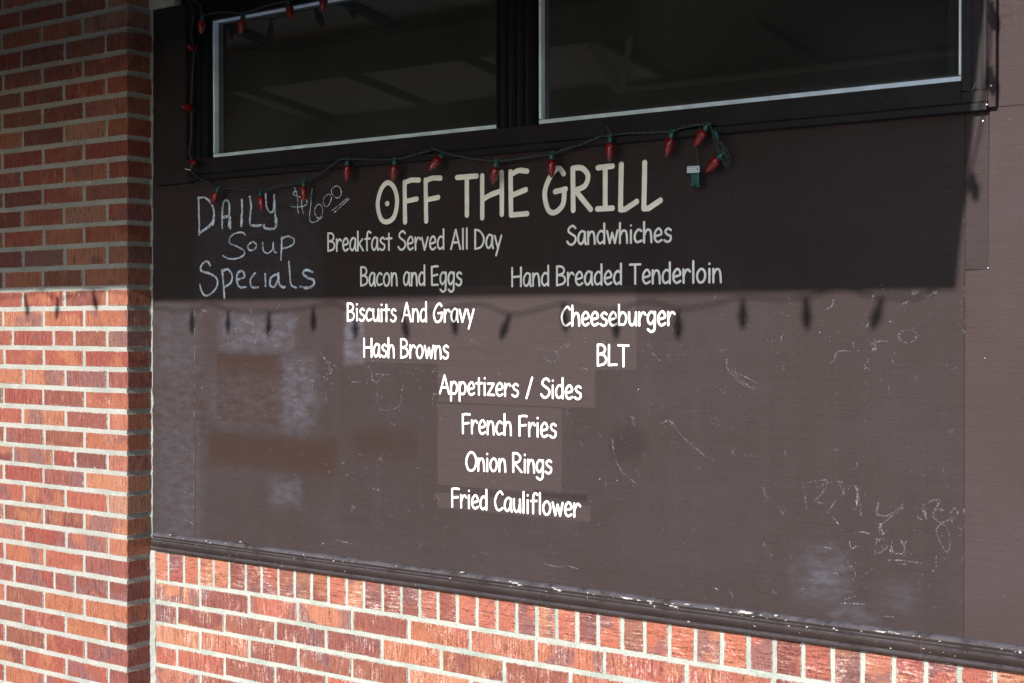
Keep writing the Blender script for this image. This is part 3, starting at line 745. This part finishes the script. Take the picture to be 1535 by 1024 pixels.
for t in (('O', 563.2, 598.2, 270, 336.5), ('F', 603.5, 631, 266, 336.5), ('F', 635, 663.5, 263, 335), ('T', 682, 717.8, 261, 326.8), ('H', 719.5, 755.5, 255.5, 330), ('E', 762, 793.5, 251.5, 326),
          ('G', 813, 851.5, 248, 323), ('R', 855, 889, 246.5, 319), ('I', 892, 921.8, 245.5, 317), ('L', 926.3, 958.2, 241, 318), ('L', 961.3, 993.8, 238.5, 316.5)): big(*t)
bm = bmesh.new(); x, z = at(580.3, 305.3, FY)
dome_stroke(bm, [(x-.0005, z), (x+.0005, z)], .0075, .001, LY, .02)
tag(obj('screw_cap', bm_mesh('screw_cap', bm, True), m_title, main_panel), 'small round cap inside the letter O')

# ------------------------------------------------------------------ chalk writing
def chalk(name, strokes, mat, label, r=.0021, h=.00035, passes=1):
    bm = bmesh.new()
    for st in strokes:
        sm = catmull([Vector(at(a, b, FY)) for a, b in st], 5) if len(st) > 2 else [Vector(at(a, b, FY)) for a, b in st]
        for k in range(passes):
            o = Vector((ru(-1, 1), ru(-1, 1)))*r*(.5 if k else 0)
            dome_stroke(bm, [p+o for p in sm], r*ru(.8, 1.1), h, LY, .3, random.random()*.00015)
    o = obj(name, bm_mesh(name, bm, True), mat, main_panel)
    return tag(o, label)
def c5(*p): return [(x/3.7925, 250+y/3.7925) for x, y in p]
def c6(*p): return [(380+x/3.7925, 250+y/3.7925) for x, y in p]
def z2(*p): return [(270+x/8.53, 220+y/8.53) for x, y in p]
def z3(*p): return [(440+x/8.53, 220+y/8.53) for x, y in p]
chalk('chalk_word', [z2((235, 655), (237, 760), (240, 880), (245, 1010)), c5((1132, 296), (1131, 385)), z2((230, 660), (300, 648), (360, 680), (405, 740), (432, 820), (435, 930), (420, 1000)), c5((1218, 270), (1208, 315), (1182, 345), (1132, 380)),
      z2((540, 1015), (540, 860), (550, 730), (585, 680), (625, 710), (632, 800), (625, 1015)), c5((1262, 290), (1263, 350)), c5((1307, 290), (1308, 352)), z2((548, 900), (630, 890)), z2((790, 675), (795, 820), (785, 900), (782, 1010)), c5((1375, 300), (1372, 335)),
      z2((888, 640), (905, 760), (895, 880), (902, 1000), (1045, 1000)), z2((1092, 605), (1100, 760), (1145, 838), (1190, 805), (1200, 620)), z2((1203, 640), (1212, 800), (1222, 950), (1222, 1015)), c6((130, 290), (128, 340), (100, 353), (64, 346), (60, 330))], m_chalk, 'chalked word DAILY', .0034, passes=2)
chalk('chalk_word', [c5((1395, 388), (1375, 372), (1335, 380), (1308, 402), (1305, 435), (1345, 452), (1385, 475), (1386, 500), (1350, 520), (1300, 522), (1266, 505)), c5((1430, 428), (1408, 450), (1420, 474), (1445, 470), (1458, 445), (1440, 426)),
      c6((52, 430), (58, 478), (82, 490), (108, 470), (112, 430)), c6((112, 440), (118, 482), (130, 486)), c6((160, 400), (158, 460), (155, 530)), c6((158, 412), (195, 395), (228, 410), (228, 438), (195, 458), (162, 464))], m_chalk, 'chalked word Soup', .0024, passes=2)
chalk('chalk_word', [c5((1195, 560), (1175, 537), (1145, 560), (1145, 590), (1200, 610), (1235, 640), (1228, 690), (1182, 732), (1150, 715), (1136, 670)), c5((1262, 588), (1270, 670), (1275, 748)), c5((1262, 598), (1295, 585), (1320, 618), (1312, 660), (1272, 690)),
      c5((1350, 642), (1388, 628), (1382, 597), (1355, 600), (1345, 640), (1362, 685), (1398, 684)), c5((1452, 602), (1424, 640), (1432, 682), (1468, 684)), c6((65, 610), (68, 680)), c6((128, 612), (98, 630), (92, 672), (115, 682), (135, 650), (140, 605)),
      c6((140, 605), (145, 665), (165, 686), (178, 684)), c6((200, 538), (206, 610), (213, 670), (243, 686)), c6((335, 598), (300, 588), (280, 605), (305, 632), (340, 645), (338, 675), (305, 690), (262, 682))], m_chalk, 'chalked word Specials', .0030, passes=2)
chalk('chalk_price', [z3((10, 520), (40, 600), (55, 700), (50, 780), (65, 850)), z3((100, 640), (105, 760), (125, 855)), z3((45, 570), (0, 580), (10, 620), (50, 630), (90, 645)), z3((125, 668), (170, 690), (165, 735), (110, 765), (0, 770), (-30, 760)),
      z3((238, 540), (225, 640), (222, 740), (206, 860), (212, 945), (250, 968), (320, 940), (368, 895)), z3((270, 870), (275, 790), (310, 740), (350, 745), (372, 800), (362, 870), (320, 915), (300, 900), (275, 850)),
      z3((400, 640), (450, 605), (485, 640), (470, 710), (430, 765), (390, 745), (380, 690), (400, 640)), z3((490, 540), (540, 502), (590, 520), (612, 590), (580, 650), (530, 645), (485, 590), (490, 540)), z3((485, 822), (590, 740), (688, 658)), z3((522, 838), (620, 750), (712, 665))], m_chalk, 'chalked price of six dollars, underlined twice', .0011, passes=2)
def e4(ox, oy): return lambda *p: [(ox+x/3.7925, oy+y/3.7925) for x, y in p]
a4 = e4(1135, 500); a8 = e4(1135, 754); a7 = e4(760, 500); a2 = e4(380, 500); b5 = e4(0, 250); b8 = e4(1135, 250)
ghost = [a4((260, 850), (272, 930), (280, 1000)), a4((280, 850), (330, 840), (400, 840), (360, 920), (330, 950), (380, 970)), a4((400, 850), (480, 845), (490, 910), (440, 960), (400, 1020)), a4((520, 880), (560, 870), (580, 960), (590, 1030)), a8((690, 0), (680, 60), (740, 70), (810, 30), (830, 0)), a8((830, 30), (760, 80), (690, 140)),
         a8((905, 20), (915, 80), (940, 95)), a8((945, 10), (960, 90)), a8((1060, 40), (1020, 35), (1000, 70), (1040, 110), (1110, 90), (1140, 60), (1120, 30), (1100, 60), (1110, 110), (1160, 150)), a8((1050, 120), (1020, 150), (1040, 220), (1075, 278), (1095, 250), (1090, 170), (1060, 120)),
         a8((680, 205), (672, 280)), a8((680, 210), (725, 210), (740, 240), (720, 275), (690, 285)), a4((805, 20), (830, 50), (880, 50), (905, 15)), b8((830, 930), (800, 965), (830, 1000), (890, 995), (910, 960), (880, 930), (830, 930)), a4((650, 60), (690, 45), (740, 45)), a4((440, 150), (450, 110), (490, 98), (530, 105)),
         a2((445, 180), (470, 190), (480, 205)), a2((660, 180), (690, 280), (740, 230)), a2((690, 230), (770, 235)), a2((340, 270), (335, 320)), a2((410, 330), (415, 400)), a2((700, 380), (720, 430), (780, 435), (830, 410), (840, 350)), a2((540, 240), (560, 275), (610, 270)), a7((205, 130), (230, 95), (280, 105), (290, 145), (250, 165), (205, 130)), a7((600, 600), (610, 690), (650, 780), (740, 860)),
         a7((880, 510), (930, 500), (1000, 590), (1150, 715)), a7((1250, 150), (1255, 200), (1340, 290), (1420, 310)), a7((1280, 210), (1420, 280)), a7((1300, 240), (1400, 320)), b8((390, 815), (425, 790), (432, 760)), b8((795, 815), (825, 785), (860, 765)), a8((1200, 100), (1390, 100)), a4((970, 960), (940, 1000), (960, 1020)), a4((980, 955), (1040, 945), (1010, 1000)), b5((1280, 960), (1300, 980), (1290, 1000)), b5((1340, 920), (1350, 980)), b5((1380, 920), (1370, 1000), (1420, 1010))]
chalk('rubbed_chalk_marks', ghost, m_ghost, 'faint half rubbed out chalk scrawl', .0022)
bright = [c5((1422, 808), (1440, 870), (1438, 940), (1452, 1010)), c5((1285, 870), (1290, 900)), a4((568, 900), (566, 985)), a4((1180, 985), (1172, 1020)), a8((1178, 30), (1182, 95), (1178, 140)), a8((1315, 30), (1318, 100), (1310, 180), (1312, 225)), a8((1235, 185), (1340, 182), (1385, 145)), a8((545, 175), (600, 165), (640, 178)), a8((770, 210), (762, 240), (775, 280), (820, 290), (838, 260), (820, 215)),
          a8((735, 325), (830, 328), (935, 345)), a8((1018, 305), (1017, 375)), a8((525, 215), (535, 260), (565, 245)), a8((515, 335), (560, 400), (545, 435)), a8((590, 430), (620, 400), (665, 370)), a8((340, 240), (420, 260)), a8((725, 643), (780, 650)), a8((480, 570), (610, 575)), a8((500, 550), (560, 530)), a8((430, 80), (470, 130)), b8((1178, 690), (1178, 750)), b8((1188, 860), (1212, 880)), b8((1172, 930), (1195, 962)), b8((1250, 745), (1280, 765)), b8((160, 765), (200, 780)), b8((1176, 290), (1172, 320)), a7((1165, 490), (1190, 480)), a7((430, 195), (455, 205)),
          e4(760, 754)((215, 345), (290, 365), (340, 358), (400, 375)), e4(760, 754)((1170, 475), (1200, 495)), e4(760, 754)((1265, 490), (1285, 540)), a7((800, 55), (830, 90)), a7((825, 110), (870, 155)), e4(0, 754)((1050, 95), (1085, 110), (1100, 122)), a2((500, 740), (520, 730)), a2((430, 780), (432, 800)), e4(380, 754)((380, 235), (400, 230)), e4(380, 754)((470, 210), (560, 232))]
chalk('bright_chalk_marks', bright, m_ghost2, 'scattered brighter chalk ticks and flecks', .0014)
# the long vertical hairline of old joint filler left of the brown patch
chalk('filler_line', [c5((1105, 780), (1106, 1000)), [(291.5, 515), (290.8, 700)], [(290.6, 700), (290.2, 765)]], m_ghost2, 'pale hairline down the left joint', .0010)

# ------------------------------------------------------------------ light strings
bulb_profile = [(0, .0), (.0055, .0004), (.0083, .003), (.0102, .008), (.0108, .0135), (.0102, .020), (.0084, .0275), (.0058, .0345), (.0030, .0392), (.0012, .0408), (0, .0412)]
def lathe(bm, prof, n=14):
    rings = []
    for r_, z in prof:
        if r_ == 0: rings.append([bm.verts.new((0, 0, z))])
        else: rings.append([bm.verts.new((r_*math.cos(2*math.pi*k/n), r_*math.sin(2*math.pi*k/n), z)) for k in range(n)])
    for a, b in zip(rings, rings[1:]):
        for k in range(n):
            p = [a[0]] if len(a) == 1 else [a[k], a[(k+1) % n]]; q = [b[0]] if len(b) == 1 else [b[(k+1) % n], b[k]]
            bm.faces.new(p+q)
bm = bmesh.new(); lathe(bm, bulb_profile); bulb_me = bm_mesh('bulb', bm, True); bulb_me.materials.append(m_bulb)
bm = bmesh.new(); lathe(bm, [(0, .0015), (.0062, .0015), (.0068, -.001), (.0064, -.009), (.0052, -.012), (.0034, -.0135), (.0034, -.017), (0, -.017)], 12)
add_box(bm, (-.0028, -.0068, -.013), (.0028, .0068, -.018), .0008)
sock_me = bm_mesh('socket', bm, True); sock_me.materials.append(m_sock)
def put_bulb(parent, top, tip, full=None, sc=1.14):
    "socket head at top, glass pointing to tip"
    top = Vector(top); tip = Vector(tip); d = (tip-top).normalized()
    o = obj('bulb', bulb_me, None, parent, top + d*.012)
    o.rotation_euler = d.to_track_quat('Z', 'Y').to_euler(); o.scale = (sc, sc, sc)
    s = bpy.data.objects.new('socket', sock_me); COL.objects.link(s); s.parent = o
    return o
def cord(parent, pts, name='cord', r=.0017, tw=.0018, pitch=.035):
    sm = catmull([Vector(p) for p in pts], 8)
    # even spacing
    Q = [sm[0]]
    for a, b in zip(sm, sm[1:]):
        n = max(1, int((b-a).length/.005))
        for k in range(1, n+1): Q.append(a+(b-a)*k/n)
    bm = bmesh.new(); s = 0
    for ph in (0, math.pi):
        s = 0; out = []
        for i, p in enumerate(Q):
            if i: s += (Q[i]-Q[i-1]).length
            T = (Q[min(i+1, len(Q)-1)]-Q[max(i-1, 0)])
            if T.length == 0: continue
            T.normalize(); A = T.cross(Vector((0, 1, 0)))
            if A.length < .01: A = Vector((1, 0, 0))
            A.normalize(); B = T.cross(A); an = 2*math.pi*s/pitch+ph
            out.append(p+(A*math.cos(an)+B*math.sin(an))*tw)
        sweep(bm, out, r, 6)
    return obj(name, bm_mesh(name, bm, True), m_wire, parent)
LYB = -.036
def p3(px, py, Y=LYB): x, z = at(px, py, Y); return Vector((x, Y, z))
ls = empty('light_string', p3(640, 232)); tag(ls, 'green cord of red faceted bulbs draped under and beside the windows', 'string lights', 'strings of red bulbs')
BUL = [((327.4, 282), (317.5, 305)), ((390.7, 288), (392.5, 315)), ((455.2, 273), (455.4, 300)), ((520.9, 241), (519.7, 271)), ((591.8, 240.5), (589, 271)),
       ((744.3, 243), (738.5, 275)), ((827, 231.5), (826.5, 261)), ((915, 206), (913.6, 239)), ((1007.6, 199), (999, 233.5)), ((1060.5, 188), (1043, 217)), ((1082.5, 231), (1061, 255))]
for a, b in BUL:
    A = p3(*a); B = p3(*b)
    put_bulb(ls, A, B)
# bulbs turned towards or away from us
A = p3(664, 231, -.025); put_bulb(ls, A, A+Vector((-.018, -.024, -.034)))
A = p3(289, 243, -.028); put_bulb(ls, A, A+Vector((.030, -.022, -.004)))
A = p3(290, 162, -.028); put_bulb(ls, A, A+Vector((.25, -.95, -.05))*.03)
A = p3(291, 72, -.030); put_bulb(ls, A, A+Vector((.52, -.85, -.12))*.03)
A = p3(304, 24, -.030); put_bulb(ls, A, A+Vector((0, -.006, -.04)))
A = p3(364.5, 23, -.030); put_bulb(ls, A, A+Vector((-.003, -.006, -.04)))
A = p3(433, 3, -.030); put_bulb(ls, A, A+Vector((.014, -.008, -.04)))
A = p3(487, -12, -.030); put_bulb(ls, A, A+Vector((0, -.008, -.04)))
WY = -.030
cord(ls, [p3(x, y, WY) for x, y in ((282, -2), (290, 20), (287, 50), (291, 72), (289, 110), (287, 150), (287, 200), (284, 228), (288, 243), (287, 256), (298, 266), (312, 273), (327, 281), (345, 282.5), (368, 284), (391, 286), (410, 281), (432, 276), (455, 271.5), (475, 262), (495, 250), (510, 239), (521, 239), (540, 238.5), (566, 239), (591, 238.5), (606, 236), (625, 231), (645, 225), (654, 224), (668, 229), (700, 236), (722, 239), (744, 241), (775, 237.5), (800, 234), (827, 230), (850, 222), (875, 215), (898, 205), (915, 203), (940, 199.5), (965, 199), (990, 197.5), (1007, 197), (1020, 192), (1038, 188), (1060, 185.5))])
cord(ls, [p3(x, y, -.030) for x, y in ((282, -2), (300, 8), (304, 22), (330, 18), (364, 19), (400, 8), (433, 1), (487, -14), (600, -40))])
# hank of spare cord hung at the end
hank = [(1060, 184), (1066, 190), (1073, 203), (1077, 220), (1084, 237), (1090, 247), (1094, 243), (1092, 230), (1084, 216), (1074, 204), (1068, 194)]
cord(ls, [p3(x, y, -.034) for x, y in hank], 'spare_cord', .0011, .0013)
cord(ls, [p3(x, y, -.039) for x, y in ((1064, 186), (1068, 196), (1071, 210), (1077, 226), (1083, 240), (1088, 249), (1091, 248), (1089, 234), (1080, 214), (1070, 198))], 'spare_cord', .0011, .0013)
bm = bmesh.new(); sweep(bm, [p3(1071, 195, -.044), p3(1073.5, 200, -.044), p3(1076.5, 208, -.044)], .0052, 10); add_box(bm, (0, 0, 0), (0.0001, .0001, .0001))
bm.free(); bm = bmesh.new(); sweep(bm, [p3(1071, 195, -.044), p3(1073.5, 200, -.044), p3(1076.5, 208, -.044)], lambda t: .0048-.001*abs(t-.5), 10)
obj('cord_coupler', bm_mesh('cord_coupler', bm, True), m_sock, ls)
cord(ls, [p3(x, y, -.027) for x, y in ((1049, 190), (1046, 215), (1045.5, 232), (1046, 249), (1045, 262))], 'plug_cord', .0011, .0012)
x, z = at(1044, 269.5, -.034)
bm = bmesh.new(); add_box(bm, (x-.0115, -.042, z-.012), (x+.0100, -.026, z+.016), .0025); add_box(bm, (x-.015, -.040, z-.0155), (x-.004, -.028, z-.006), .002); add_box(bm, (x+.0005, -.040, z-.0175), (x+.0105, -.028, z-.0115), .002)
plug = obj('plug', bm_mesh('plug', bm), m_sock, ls)
x0, z0 = at(1030, 260.2, -.045); x1, z1 = at(1048.5, 248.6, -.045)
tg = box('tag', (x0, -.0455, z0+.001), (x1, -.0448, z1), m_tag, ls, 0); 
bm = bmesh.new()
for k in range(4):
    zz = z0+.0045+k*.0042; add_box(bm, (x0+.003, -.0459, zz), (x1-.009+ru(-.006, .002), -.04555, zz+.0010), 0)
add_box(bm, (x1-.0065, -.0459, z0+.004), (x1-.0030, -.04555, z1-.003), 0)
obj('print_lines', bm_mesh('print_lines', bm), m_ink, tg)

# staples and nails in the trim
tr = ls
def pin(parent, a, b, Y0, Y1, r=.0008, name='staple'):
    bm = bmesh.new(); sweep(bm, [p3(*a, Y0), p3(*b, Y1)], r, 6); return obj(name, bm_mesh(name, bm), m_steel, parent)
pin(sur, (277, 253), (288, 256), -.03, -.018); pin(sur, (909.5, 190), (916, 201), -.034, -.015); pin(sur, (647, 220), (651, 228), -.034, -.015)
pin(sur, (1463, 124), (1456, 138), -.032, -.014); pin(sur, (1060, 181), (1063, 186), -.034, -.015)
def nail(parent, px, py, Y, r=.0028):
    x, z = at(px, py, Y); bm = bmesh.new()
    lathe(bm, [(0, .0016), (r*.6, .0013), (r, .0006), (r, -.001), (0, -.001)], 10)
    o = obj('nail', bm_mesh('nail', bm, True), m_steel, parent, (x, Y, z)); o.rotation_euler = (math.pi/2, 0, 0); return o
for x, z in SILL_NAILS:
    bm = bmesh.new(); lathe(bm, [(0, .0008), (.0022, .0005), (.0026, -.001), (0, -.001)], 10)
    o = obj('nail', bm_mesh('nail', bm, True), m_sill, sill, (x, -.0195, z)); o.rotation_euler = (math.pi/2, 0, 0)
nail(sur, 1485.5, 128.5, -.0135); nail(sur, 1479, 157, -.0200, .0026); nail(bw, 1473, 181.5, FY-.0015, .0032); nail(bw, 1481, 402, FY-.0015, .0020)
nail(bw, 1476.5, 537, FY-.001, .0016); nail(bw, 957, 584, FY-.0001, .0018); nail(bw, 899, 718, FY-.0001, .0016); nail(bw, 925, 720, FY-.0001, .0016)

# ------------------------------------------------------------------ awning above, out of the picture: gives the shade and the reflections
D = 1.9; ZC = .897 + TZ*D; XE = 2.507 + TX*D; XW = -3.2
ZW = 2.03
aw = empty('awning', (0, 0, ZW)); tag(aw, 'lean-to timber awning over the wall, seen as its shadow and as reflections in the panes', 'awning')
def sl(y): return ZW + (ZC+.10-ZW)*(-y/D)       # underside of the boarding
def slab(name, x0, x1, y0, y1, o0, o1, mat):
    "a board following the slope, from offset o0 to o1 above the underside"
    vs = [(x, y, sl(y)+o) for x in (x0, x1) for y in (y0, y1) for o in (o0, o1)]
    m = mesh(name, vs, [(0, 1, 3, 2), (4, 6, 7, 5), (0, 4, 5, 1), (2, 3, 7, 6), (0, 2, 6, 4), (1, 5, 7, 3)])
    return obj(name, m, mat, aw)
x = XW
while x < XE-.02:
    x2 = min(x+1.22, XE) if not x < .70 < x+1.22 else .70
    slab('sheathing', x+.002, x2-.002, -D+.004, -.03, 0, .015, m_ply if x < .69 else m_dark); x = x2
slab('roofing', XW-.02, XE+.0, -D-.0, -.028, .0155, .024, m_shingle)
x = XW+.3
while x < XE-.1:
    slab('rafter', x-.012, x+.012, -D+.045, -.032, -.032, -.0005, m_dark); x += .61
slab('purlin', XW, XE-.05, -1.20, -.85, -.060, -.0325, m_dark)
box('front_beam', (XW, -D+.004, ZC+.002), (XE-.03, -D+.042, ZC+.098), m_dark, aw, .002)
box('fascia', (XW, -D-.018, ZC), (XE, -D+.002, ZC+.118), m_fascia, aw, .002)
# rake board on the right end
vs = [(x, y, z) for x in (XE-.022, XE) for (y, z) in ((-D+.003, ZC+.0005), (-.03, ZW-.06), (-.03, ZW+.02), (-D+.003, ZC+.115))]
obj('rake_board', mesh('rake_board', vs, [(0, 1, 2, 3), (7, 6, 5, 4), (0, 4, 5, 1), (1, 5, 6, 2), (2, 6, 7, 3), (3, 7, 4, 0)]), m_fascia, aw)
def brace(p, q, w_=.02):
    bm = bmesh.new(); sweep(bm, [p, q], w_, 4); obj('brace', bm_mesh('brace', bm), m_beam, aw)
brace((.508, -1.845, ZC+.065), (.877, -.93, 1.90), .016); brace((.53, -1.845, ZC+.065), (1.077, -1.03, 1.885), .014)
box('ledger', (.53, -D+.043, ZC+.055), (XE-.04, -D+.07, ZC+.075), m_beam, aw, .002)
brace((-1.9, -D+.02, ZC+.05), (-1.9, -.5, 1.93), .02)
# its own string of bulbs, whose shadows fall on board and pier
s2 = empty('light_string', (1.2, -D-.03, ZC)); tag(s2, 'green cord of red bulbs along the awning edge, casting the row of bulb shadows', 'string lights', 'strings of red bulbs')
YS = D+.03
sh = [(142, 452, PY, .3), (85, 465, PY, -.15), (40, 460, PY, .25), (286, 484, 0, 0), (340, 483, 0, 0), (401, 486, 0, -.05), (468, 479, 0, 0), (531, 491, 0, 0), (606, 490, 0, .25), (680, 483, 0, .1), (755, 491, 0, -.45), (845, 477, 0, .1), (922, 487, 0, 0), (1015, 487, 0, 0), (1112, 471, 0, 0), (1208, 471, 0, .05), (1313, 471, 0, -.3)]
pts = []
for px, py, Y, tilt in sh:
    x, z = at(px, py, Y); t = YS + Y
    cx_, cz_ = x + TX*t, z + TZ*t
    L = .052; d = Vector((math.sin(tilt), 0, -math.cos(tilt)))
    c = Vector((cx_, -YS, cz_)); put_bulb(s2, c-d*.027, c+d*.027, None, 1.22); pts.append(c-d*.041)
pts.sort(key=lambda v: v.x)
allp = [Vector((XW+1.5, -YS, ZC-.02)), Vector((-1.0, -YS, ZC-.03))]
for i, p in enumerate(pts):
    allp.append(p)
    if i+1 < len(pts): allp.append((p+pts[i+1])/2+Vector((0, 0, -.004 if i % 3 else .018)))
allp.append(Vector((XE-.03, -YS, ZC+.02)))
edge = []
for px, py in ((1456, 283), (1489, 130), (1490.5, 33), (1492, -70)):
    x, z = at(px, py, 0); t = (1.91-z)/((ZW-.06-ZC)/D+TZ)
    c = Vector((max(x+TX*t, XE+.010), -t, z+TZ*t)); edge.append(c)
    put_bulb(s2, c+Vector((-.004, 0, .027)), c-Vector((-.004, 0, .027)), None, 1.05)
allp += [c+Vector((-.006, 0, .043)) for c in edge]
cord(s2, allp, 'cord', .0016, .0018)
